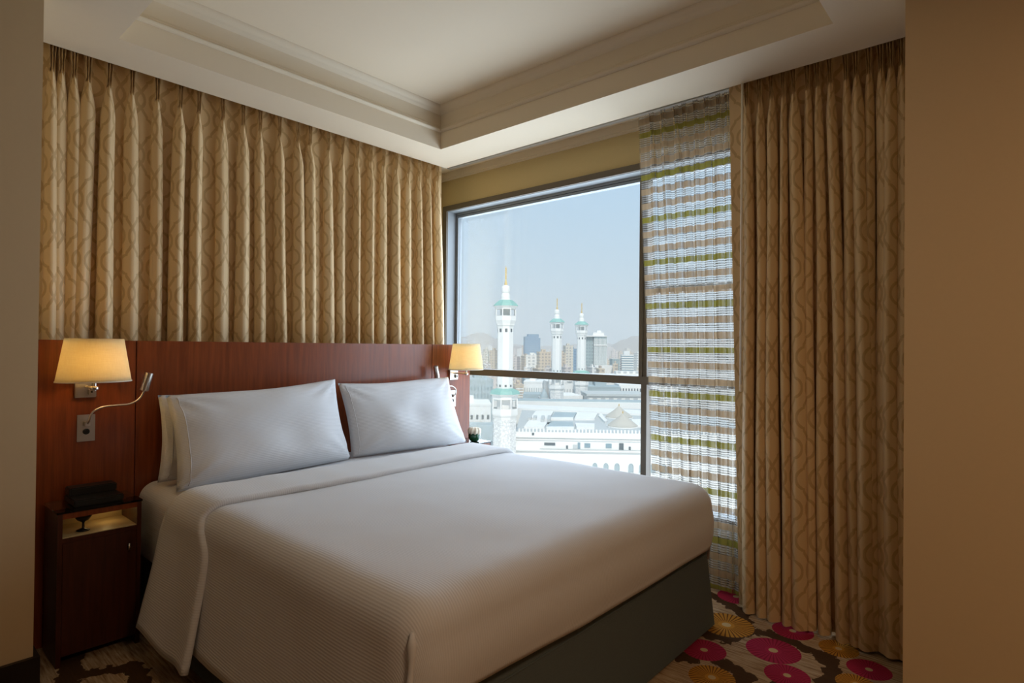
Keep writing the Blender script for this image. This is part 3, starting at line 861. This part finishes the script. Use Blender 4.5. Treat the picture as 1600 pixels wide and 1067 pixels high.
def reading_lamp(y, sg, label):
    t = tag(empty('reading_lamp', (HX, y, .885)), label, 'reading lamp', 'gooseneck reading lamps on the headboard')
    MB().box(0, .006, -.032, .032, -.057, .057).build('wall_plate', M['plate'], t, bevel=.001)
    MB().lathe([(.0125, 0), (.0125, .003), (.009, .004), (.009, .0015), (0, .0015)], 20, cap=False).build('knob', M['black'], t).matrix_local = Matrix.Translation((.006, 0, -.015)) @ Matrix.Rotation(PI/2, 4, 'Y')
    MB().box(.006, .030, -.010, .010, .010, .028).build('connector', M['chrome'], t, bevel=.002)
    pts = [(.028, 0, .022), (.040, .002*sg, .035), (.046, .005*sg, .055), (.048, .018*sg, .075), (.050, .050*sg, .090), (.055, .100*sg, .094), (.060, .145*sg, .097), (.064, .178*sg, .115), (.066, .194*sg, .140), (.067, .198*sg, .155)]
    MB().tube(catmull(pts, 5), .0042, 10).build('gooseneck', M['chrome'], t, smooth=True)
    a = Vector((.067, .198*sg, .152)); b_ = Vector((.072, .216*sg, .232)); dr = (b_-a)
    hd = MB().tube([a, a+dr*.02, a+dr*.05, a+dr*.72, a+dr*.725, a+dr*.755, a+dr*.76, b_-dr*.01, b_], [.010, .0165, .0175, .0175, .0165, .0165, .0175, .0175, .014], 20)
    hd.build('lamp_head', M['chrome'], t, auto=40)
    return t
reading_lamp(.684, 1, 'gooseneck reading lamp below the shaded lamp beside the near pillow')
reading_lamp(CY*2-.684, -1, 'gooseneck reading lamp partly behind the pillow at the window end')

# ================================================================== THE CITY OUTSIDE
CF = Vector((-math.sin(YAW), math.cos(YAW), 0)); CR = Vector((math.cos(YAW), math.sin(YAW), 0))
def hz(px): return 541.6+.0098*(px-800)
def city(px, py, depth):
    p = CF*depth + CR*((px-800)/FPX*depth)
    return Vector((p.x, p.y, EYE+(hz(px)-py)*depth/FPX))
GZ = -62.0
YA = YAW   # facades face the hotel
struct(MB().box(-900, 500, 8, 330, GZ-2, GZ).build('ground', M['marble_plaza']))
gr = MB(); gr.box(-6000, 3000, 330, 7000, GZ-6, GZ-3); struct(gr.build('ground_far', M['citysoil']))

# ---- minarets
def minaret_meshes():
    P = []
    def add(name, mb, mat, auto=30): P.append((name, mb.mesh(name, mat, False)))
    o8 = PI/8
    add('lower_shaft', MB().lathe([(4.6, GZ), (4.6, -33), (4.5, -27.2), (4.6, -27.0), (4.6, -26.1)], 8, rot=o8), M['carved'])
    add('lower_corbel', MB().lathe([(3.9, -26.8), (4.3, -26.0), (4.5, -25.2), (5.0, -24.6), (5.0, -24.3)], 8, rot=o8), M['marble'])
    add('lower_parapet', MB().lathe([(5.0, -24.4), (5.1, -24.2), (5.1, -22.2), (5.2, -22.0), (4.9, -22.0), (4.8, -23.8), (0.1, -23.8)], 8, rot=o8), M['marble'])
    add('core', MB().lathe([(3.1, -24), (3.1, 8.0), (3.2, 8.9), (3.6, 9.4), (3.6, 9.8), (4.1, 11.1)], 8, rot=o8), M['marble'])
    add('lower_header', MB().lathe([(4.7, -18.6), (5.1, -18.6), (5.1, -17.3), (5.9, -16.8), (6.0, -16.5), (3.2, -16.5)], 8, rot=o8), M['marble'])
    add('lower_roof', MB().lathe([(6.1, -16.6), (6.0, -16.3), (5.4, -15.4), (3.4, -14.6), (3.1, -14.5)], 8, rot=o8), M['teal'])
    add('upper_parapet', MB().lathe([(4.1, 11.0), (4.15, 11.2), (4.15, 12.7), (4.25, 12.9), (3.95, 12.9), (3.9, 11.6), (.1, 11.6)], 8, rot=o8), M['marble'])
    add('upper_header', MB().lathe([(3.8, 15.4), (4.1, 15.4), (4.1, 15.9), (4.7, 16.4), (4.8, 16.7), (2.4, 16.7)], 8, rot=o8), M['marble'])
    add('upper_roof', MB().lathe([(4.9, 16.6), (4.8, 16.9), (4.2, 17.6), (2.9, 18.6), (2.4, 18.9)], 8, rot=o8), M['teal'])
    add('inner_core', MB().lathe([(1.7, 11), (1.7, 16.8)], 8, rot=o8), M['roof_grey'])
    add('dome', MB().lathe([(1.9, 18.8), (1.85, 19.2), (1.75, 19.4), (1.75, 20.2), (1.55, 21.2), (1.3, 21.5), (1.5, 21.8), (1.6, 22.6), (1.6, 23.5), (1.3, 24.2), (.6, 24.6)], 16), M['marble'])
    sp = [(.55, 24.5), (.6, 24.8), (.35, 26.2), (.25, 26.6)]
    z = 26.8
    for k in range(5): sp += [(.2, z), (.42, z+.35), (.2, z+.7)]; z += .75
    sp += [(.35, z+.1), (.35, z+.5), (.08, z+.9), (.05, z+1.4)]
    add('spire', MB().lathe(sp, 10), M['gold'])
    col_u = MB().lathe([(.22, 0), (.22, 2.8)], 6).mesh('column', M['marble']); col_l = MB().lathe([(.26, 0), (.26, 3.7)], 6).mesh('column', M['marble'])
    wn_ = MB().box(-.45, .45, -.06, .06, 0, 1.3).mesh('window', M['dark_win']); wn2 = MB().box(-.38, .38, -.06, .06, 0, .8).mesh('window', M['dark_win'])
    return P, col_u, col_l, wn_, wn2
MP, CU, CL, WU, WL = minaret_meshes()
def minaret(px, depth, label):
    p = city(px, hz(px), depth)
    t = tag(empty('minaret', (p.x, p.y, 0), YAW+.12), label, 'minaret', 'white minarets of the mosque')
    for nm, me in MP: put(nm, me, t)
    for k in range(8):
        a = 2*PI*k/8+PI/8
        put('column', CU, t, (3.95*math.cos(a), 3.95*math.sin(a), 12.7)); put('column', CL, t, (4.9*math.cos(a), 4.9*math.sin(a), -22.1))
        a = 2*PI*k/8; rr = 3.1*math.cos(PI/8)
        put('window', WU, t, (rr*math.cos(a), rr*math.sin(a), 6.7), a+PI/2); put('window', WL, t, (rr*math.cos(a), rr*math.sin(a), -13.9), a+PI/2)
    return t
minaret(789.5, 223, 'nearest and tallest-looking white minaret with teal gallery roofs, left of the others')
minaret(870, 365, 'middle one of the three minarets, smaller, left of its twin')
minaret(908.5, 402, 'rightmost of the three minarets, beside the ribbed grey tower')

# ---- block helper
SPOTS = []
def frame(px, depth, rz=0.0):
    p = city(px, hz(px), depth); return p.x, p.y, YAW+rz
def block(name, px0, px1, pyt, depth, thick, mat, label, cat='building', rz=0.0, group=None, extra=True, zb=GZ, kidmat=None):
    pm = (px0+px1)/2; x, y, a = frame(pm, depth, rz)
    w = (px1-px0)/FPX*depth/math.cos(rz); zt_ = EYE+(hz(pm)-pyt)*depth/FPX
    SPOTS.append((x, y, max(w, thick)*.75))
    t = tag(empty(name, (x, y, zb), a), label, cat, group)
    h = zt_-zb
    MB().box(-w/2, w/2, 0, thick, 0, h).build('walls', mat, t)
    if extra:
        MB().box(-w/2-.2, w/2+.2, -.2, thick+.2, h, h+1.0).build('parapet', kidmat or mat, t)
        MB().box(-w*.22, w*.12, thick*.3, thick*.7, h+1.0, h+3.6).build('roof_hut', kidmat or mat, t)
    return t, w, h

# ---- mosque wing in the foreground
mz = city(900, 676, 226).z
x, y, a = frame(900, 226, -.05)
mo = tag(empty('mosque_wing', (x, y, GZ), a), 'long white mosque wing with flat roof, just beyond the bed edge', 'building')
H = mz-GZ; mpp = 226/FPX
def mx(px): return (px-900)*mpp
W0, W1 = mx(806.5), mx(1190)
MB().box(W0, W1, 0, 92, 0, H).build('walls', M['marble'], mo)
MB().box(W0, W1, .6, 91.4, H, H+.1).build('roof_surface', M['roof_grey'], mo)
def zpy(py): return (EYE+(hz(900)-py)*mpp)-GZ
for (p0, p1, dpt) in ((681, 684, .7), (686.5, 688, .4), (702.5, 704.5, .9)):
    MB().box(W0, W1, -dpt, 0, zpy(p1), zpy(p0)).build('cornice', M['marble'], mo)
MB().box(mx(845), mx(1160), -.75, -.02, zpy(702.3), zpy(701.2)).build('ledge_shadow_strip', M['roof_grey'], mo)  # solid grey strip built in place of the shade along the ledge
bal = MB().box(-.28, .28, -.25, .25, 0, 1.25).mesh('merlon', M['marble'])
xx = W0+1.5; n = 0
while xx < W1 and n < 70:
    put('merlon', bal, mo, (xx, .35, H)); xx += 1.35; n += 1
for (p0, p1, q0, q1, mt) in ((852, 869, 692, 696, 'dark_win'), (832.5, 836, 677, 684, 'dark_win'), (886, 889, 696, 701, 'dark_win'), (896.5, 904, 694.5, 701, 'roof_grey'), (904, 908, 691, 701, 'blue_win'), (914.5, 923.5, 692, 698.5, 'blue_win'), (947.5, 956.5, 692, 698.5, 'blue_win'), (968, 975, 691, 701, 'dark_win'), (983, 986, 696, 701, 'dark_win')):
    MB().box(mx(p0), mx(p1), -.25, .05, zpy(q1), zpy(q0)).build('window', M[mt], mo)
ar = MB(); rows_ = []
aw, ah = .95, 3.4
prof_ = [(-aw, 0), (aw, 0), (aw, ah*.6)] + [(aw*math.cos(t_*PI/8), ah*.6+ah*.4*math.sin(t_*PI/8)) for t_ in range(1, 8)] + [(-aw, ah*.6)]
ar.v = [(p_[0], -.12, p_[1]) for p_ in prof_] + [(p_[0], .05, p_[1]) for p_ in prof_]
npf = len(prof_); ar.f = [tuple(range(npf)), tuple(range(npf, 2*npf))[::-1]] + [(i, (i+1) % npf, npf+(i+1) % npf, npf+i) for i in range(npf)]
arm_ = ar.mesh('arched_window', M['roof_blue'])
af = MB(); af.v = [(p_[0]*1.35, -.30, p_[1]*1.12-.1) for p_ in prof_] + [(p_[0]*1.35, .05, p_[1]*1.12-.1) for p_ in prof_] + [(p_[0]*1.05, -.30, p_[1]*1.02) for p_ in prof_]
af.f = [(i, (i+1) % npf, npf+(i+1) % npf, npf+i) for i in range(npf)] + [(i, (i+1) % npf, 2*npf+(i+1) % npf, 2*npf+i) for i in range(npf)]
afm = af.mesh('arch_surround', M['marble'])
for k, p_ in enumerate((931, 948, 965, 986.5, 1003, 1020, 1037)):
    o = put('arched_window', arm_, mo, (mx(p_), 0, zpy(736))); put('arch_surround', afm, o)
# roof details: raised skylight frames, glazed pits, two conical domes, plant room
mr = H+.1
def roof_pt(px, py):
    """local point on the wing's roof seen at that pixel"""
    z = mz; depth = (EYE-z)*FPX/(py-hz(px)); p = city(px, py, depth)
    v = Matrix.Rotation(-a, 4, 'Z') @ (Vector((p.x, p.y, 0))-Vector((x, y, 0))); return v.x, v.y
def roof_slab(name, pts, h0, h1, mat):
    q = [roof_pt(*p_) for p_ in pts]; mb = MB()
    mb.v = [(p_[0], p_[1], mr+h0) for p_ in q]+[(p_[0], p_[1], mr+h1) for p_ in q]
    mb.f = [(0, 3, 2, 1), (4, 5, 6, 7), (0, 1, 5, 4), (1, 2, 6, 5), (2, 3, 7, 6), (3, 0, 4, 7)]
    return mb.build(name, mat, mo)
for pts, mt in (([(855, 670), (898, 670), (896, 661), (862, 660)], 'roof_blue'), ([(861, 655), (897, 655), (902, 646), (868, 646)], 'roof_blue')):
    roof_slab('skylight', pts, .0, .5, M[mt])
for pts in ([(855, 672), (898, 672), (898, 670), (855, 670)], [(861, 657), (897, 657), (897, 655), (861, 655)], [(899, 657), (930, 657), (935, 648), (903, 647)], [(902, 671), (930, 671), (930, 665), (900, 664)], [(820, 670), (852, 670), (866, 645), (838, 645)], [(806, 640), (1010, 650), (1010, 644), (806, 634)], [(940, 648), (950, 660), (946, 662), (936, 652)], [(990, 668), (1012, 668), (1012, 658), (988, 658)]):
    roof_slab('roof_frame', pts, 0, .9, M['marble'])
for k, p_ in enumerate((834, 846, 826, 856)):
    roof_slab('roof_plant', [(p_, 660+3*(k % 2)), (p_+5, 660+3*(k % 2)), (p_+6, 656), (p_+1, 656)], .9, 2.0, M['roof_grey'])
for (px_, py_, s) in ((968, 653, 1.0), (974, 667, 1.0)):
    lx, ly = roof_pt(px_, py_)
    d_ = MB().lathe([(6.2, 0), (6.2, .8), (5.9, .9), (4.6, 2.0), (2.6, 3.4), (1.2, 4.6), (.5, 5.2), (.2, 5.6)], 28, (lx, ly, mr)).build('dome', M['dome'], mo, auto=40)
    MB().lathe([(6.6, 0), (6.6, .45), (6.2, .45)], 28, (lx, ly, mr+.02), cap=False).build('dome_ring', M['marble'], d_)
    MB().lathe([(.25, 5.5), (.3, 6.0), (.1, 6.6)], 8, (lx, ly, mr)).build('finial', M['gold'], d_)

# ---- middle distance (below the transom)
def win_grid(t, w, h, cols, rws, z0, z1, mat, ww=.5, wh=.5, name='window'):
    me = MB().box(-w/cols*ww/2, w/cols*ww/2, -.15, .05, 0, (z1-z0)/rws*wh).mesh(name, mat)
    for i in range(cols):
        for j in range(rws):
            put(name, me, t, (-w/2+w*(i+.5)/cols, 0, z0+(z1-z0)*j/rws))
t, w, h = block('mosque_annex', 735, 771, 596, 300, 40, M['roof_blue'], 'blue-grey annex with rows of windows left of the nearest minaret', rz=.15)
win_grid(t, w, h, 7, 3, h-12, h-1, M['blue_win'], .45, .6)
t, w, h = block('service_building', 700, 768, 634, 262, 22, M['marble'], 'low white service building at the foot of the nearest minaret', rz=.1)
win_grid(t, w, h, 8, 2, h-10, h-2, M['dark_win'], .4, .5)
t, w, h = block('forecourt_wall', 690, 772, 664, 245, 10, M['roof_blue'], 'plain blue-grey boundary block left of the nearest minaret', extra=False)
t, w, h = block('brick_building', 806, 819, 603, 395, 18, FAC[2], 'small tan striped building right behind the nearest minaret', rz=.1)
win_grid(t, w, h, 1, 7, h-13, h-.5, M['marble'], .9, .4, 'stripe')
t, w, h = block('colonnade_building', 819, 848, 598, 400, 25, M['marble'], 'white colonnaded building between the brick block and scaffolding', rz=-.1)
win_grid(t, w, h, 8, 1, h-9, h-2, M['roof_grey'], .5, .8)
t, w, h = block('grey_hall', 818, 845.5, 616, 378, 22, M['roof_blue'], 'grey-blue hall roof below the colonnaded building', rz=-.05, extra=False)
t, w, h = block('scaffold_block', 846, 859, 622, 362, 12, M['roof_grey'], 'grey scaffolded block at the middle of the mosque complex', rz=.1, extra=False)
win_grid(t, w, h, 3, 3, h-8, h-.5, M['blue_win'], .6, .5)
MB().lathe([(2.4, 0), (2.3, 1.8), (1.6, 3.2), (.8, 4.4), (.2, 5.8)], 20, (0, 3.5, h)).build('dome', M['roof_blue'], t, auto=40)
t, w, h = block('arcade_building', 858, 912, 598, 420, 30, M['marble'], 'white arcaded block right of the scaffolding, with small dome', rz=.2)
win_grid(t, w, h, 12, 2, h-13, h-2, M['roof_grey'], .4, .55)
MB().lathe([(3.2, 0), (3.1, 1.6), (2.4, 3.2), (1.0, 4.4), (.2, 5.6)], 18, (w*.1, 2, h+1)).build('dome', M['marble'], t, auto=40)
t, w, h = block('arcade_wing', 874, 912, 618, 372, 25, M['marble'], 'lower white wing in front of the arcaded block', rz=.2, extra=False)
win_grid(t, w, h, 9, 1, h-6, h-1, M['roof_grey'], .4, .6)
t, w, h = block('long_gallery', 918, 1012, 619, 360, 25, FAC[1], 'long pale gallery building with many tall windows at the right', rz=.03, extra=False)
win_grid(t, w, h, 26, 1, h-7, h-1.5, M['roof_grey'], .5, .8)
MB().box(-w/2-.5, w/2+.5, -1, 25, h, h+1.4).build('roof_slab', M['roof_grey'], t)
t, w, h = block('white_hotel_block', 968, 1030, 601, 420, 20, M['marble'], 'white block with dark square windows at the far right under the transom', rz=0, extra=False)
win_grid(t, w, h, 14, 1, h-6, h-1, M['dark_win'], .45, .65)
t, w, h = block('grey_roof_hall', 918, 970, 606, 412, 20, M['roof_blue'], 'blue-grey roofed hall between arcade and white hotel block', rz=0)
t, w, h = block('low_roof', 770, 1030, 628, 335, 14, M['marble'], 'long low white roof strip behind the mosque wing', rz=-.05, extra=False)
MB().box(-w/2, w/2, 2, 12, h, h+.6).build('roof_ridge', M['roof_blue'], t)
t, w, h = block('terrace_block', 690, 790, 590, 470, 30, FAC[3], 'pale terrace block behind the blue-grey annex', rz=.1)
t, w, h = block('terrace_block', 820, 927, 590, 470, 30, M['roof_blue'], 'wide blue-grey terrace behind the arcaded block', rz=.05, extra=False)
t, w, h = block('terrace_block', 930, 1060, 588, 480, 30, FAC[1], 'wide pale terrace block behind the white hotel block', rz=0)

# ---- towers
t, w, h = block('ribbed_tower', 928.5, 948, 526, 620, 16, M['grey_glass'], 'tall grey tower with white vertical ribs right of the minarets', rz=0, extra=False, zb=GZ)
rib = MB().box(-.28, .28, -.6, .1, 0, h-2).mesh('rib', M['marble'])
for k in range(11): put('rib', rib, t, (-w/2+w*k/10, 0, 0))
MB().box(-w/2-9.5, -w/2-.3, 3, 16, 0, h+.5).build('side_wing', M['grey_glass'], t)
MB().box(-w/2-.5, w/2+.5, -.9, .2, h-9.5, h-8.4).build('band', M['marble'], t)
MB().box(-w/2-10, w/2+.5, -.8, 16.5, h, h+1.2).build('cornice', M['marble'], t)
MB().box(-w/2-1, w/2-2.5, 2, 14, h+1.2, h+4.4).box(-w*.25, w*.1, 4, 12, h+4.4, h+6.6).build('roof_plant', M['marble'], t)
MB().box(-w/2-1, w/2+5, -14, -2, 0, h-30).build('podium', M['marble'], t)
t, w, h = block('blue_glass_tower', 820.5, 844.5, 528, 1250, 30, M['blue_tower'], 'hazy blue glass tower left of the middle minaret', rz=.1, extra=False, zb=GZ)
MB().box(-w/2, -w/2+w*.35, 0, 30, h, h+3).build('roof_step', M['blue_tower'], t)
MB().box(-w*.3, w*.4, 2, 26, h, h+8).build('crown', M['blue_tower'], t)
t, w, h = block('striped_tower', 972, 990, 554, 700, 20, M['blue_win'], 'light blue tower with white horizontal stripes at the right', rz=-.1, extra=False, zb=GZ)
bd = MB().box(-w/2-.2, w/2+.2, -.4, 20.2, 0, 1.3).mesh('stripe', M['marble'])
for k in range(12): put('stripe', bd, t, (0, 0, h-1.4-k*2.75))
MB().box(-w*.3, w*.2, 4, 14, h, h+4).build('roof_hut', M['marble'], t)
t, w, h = block('glass_annex', 957, 968.5, 561, 705, 20, M['grey_glass'], 'grey glass annex joined to the left of the striped tower', extra=False)
t, w, h = block('tan_slab_block', 843, 861, 551, 640, 16, FAC[2], 'tan apartment slab left of the middle minaret', rz=.15)
t, w, h = block('cream_high_block', 884, 896, 541, 760, 18, FAC[0], 'tall cream block between the two smaller minarets', rz=.1)
t, w, h = block('peach_block', 875, 884, 553, 660, 14, FAC[2], 'narrow peach block just right of the middle minaret', rz=-.1)
t, w, h = block('leaning_glass_tower', 893, 901, 546, 800, 14, M['blue_tower'], 'slim blue-grey tower just left of the rightmost minaret', rz=.1)
t, w, h = block('white_slab_block', 822, 842, 556, 690, 16, FAC[1], 'white apartment slab below the blue glass tower', rz=-.1)

# ---- hazy apartment blocks climbing the far slopes
rnd = random.Random(21)
n = 0
FN = ['cream', 'white', 'tan', 'pinkish grey']
for (where, pa, pb, ya, yb, da, db, cnt) in (('in the hazy cluster left of the nearest minaret', 700, 775, 545, 566, 700, 1100, 14), ('in the hazy cluster between the nearest and middle minarets', 800, 868, 556, 572, 620, 1000, 12), ('standing between and behind the two smaller minarets', 872, 930, 546, 570, 760, 1200, 10),
                                             ('in the hazy cluster around the striped tower', 945, 1012, 548, 572, 850, 1300, 14), ('far off at the foot of the hazy hills', 700, 1015, 540, 556, 1300, 1900, 30), ('low down just above the window transom', 700, 1000, 568, 578, 520, 610, 14)):
    for k in range(cnt):
        c_ = rnd.randrange(4)
        for tries in range(40):
            pxm = lerp(pa, pb, (k+rnd.random())/cnt); wd = rnd.uniform(5, 11); d = rnd.uniform(da, db)
            p_ = city(pxm, 500, d); rr_ = max(wd/FPX*d, 18)*.75
            if all((p_.x-a_)**2+(p_.y-b_)**2 > (rr_+q_)**2 for a_, b_, q_ in SPOTS): break
        else: continue
        block('apartment_block', pxm-wd/2, pxm+wd/2, rnd.uniform(ya, yb), d, rnd.uniform(12, 20), FAC[c_], 'small %s apartment block %s' % (FN[c_], where), rz=rnd.uniform(-.35, .35), group='%s apartment blocks %s' % (FN[c_], where), extra=True)

# ---- hills
def hill(label, px0, px1, depth, prof, seed):
    mb = MB(); rows = []
    nx_, ny_ = 60, 14
    for j in range(ny_+1):
        row = []
        for i in range(nx_+1):
            px = lerp(px0, px1, i/nx_); 
            top = prof[0][1]
            for (a0, b0), (a1, b1) in zip(prof, prof[1:]):
                if a0 <= px <= a1: top = lerp(b0, b1, sm(0, 1, (px-a0)/(a1-a0)))
            if px > prof[-1][0]: top = prof[-1][1]
            q = j/ny_
            d = depth + 900*q
            zt_ = EYE+(hz(px)-top)*(depth+450)/FPX
            s = math.sin(q*PI)**.8
            z = lerp(GZ-4, zt_, s) + 16*s*noise.noise(Vector((px*.06, q*5, seed))) + 9*s*noise.noise(Vector((px*.22, q*12, seed)))
            p = city(px, 500, d)
            row.append((p.x, p.y, z))
        rows.append(row)
    mb.grid(rows)
    tag(mb.build('hill', M['hill'], auto=60), label, 'hill')
hill('hazy rocky hill behind the nearest minaret at the left', 560, 850, 2300, [(560, 545), (640, 532), (700, 529), (722, 530), (752, 519), (775, 528), (800, 540), (850, 552)], 1.0)
hill('hazy rocky hill rising behind the towers at the right', 860, 1200, 2300, [(860, 560), (900, 552), (945, 545), (970, 532), (1000, 527), (1060, 520), (1200, 530)], 5.0)
hill('low faint ridge on the horizon between the two hills', 740, 1000, 3600, [(740, 545), (800, 538), (860, 541), (920, 537), (1000, 540)], 9.0)

# ---- haze in the air over the city
ht = NT('city_haze')
vsn = ht.n('ShaderNodeVolumeScatter', {'Color': (0.98, 0.985, 0.99, 1), 'Density': 0.0004, 'Anisotropy': 0.2})
ht.t.links.new(vsn.outputs[0], ht.out.inputs['Volume'])
hzm = MB().box(-4500, 2500, 60, 5200, GZ+.5, 260).build('haze', ht.mat)
tag(hzm, 'thin pale haze hanging over the city outside the window', 'haze', kind='stuff')
scene.cycles.volume_bounces = 1
scene.cycles.max_bounces = 8
scene.cycles.diffuse_bounces = 5
scene.cycles.transparent_max_bounces = 16
scene.cycles.caustics_reflective = False
scene.cycles.caustics_refractive = False
scene.cycles.use_denoising = True
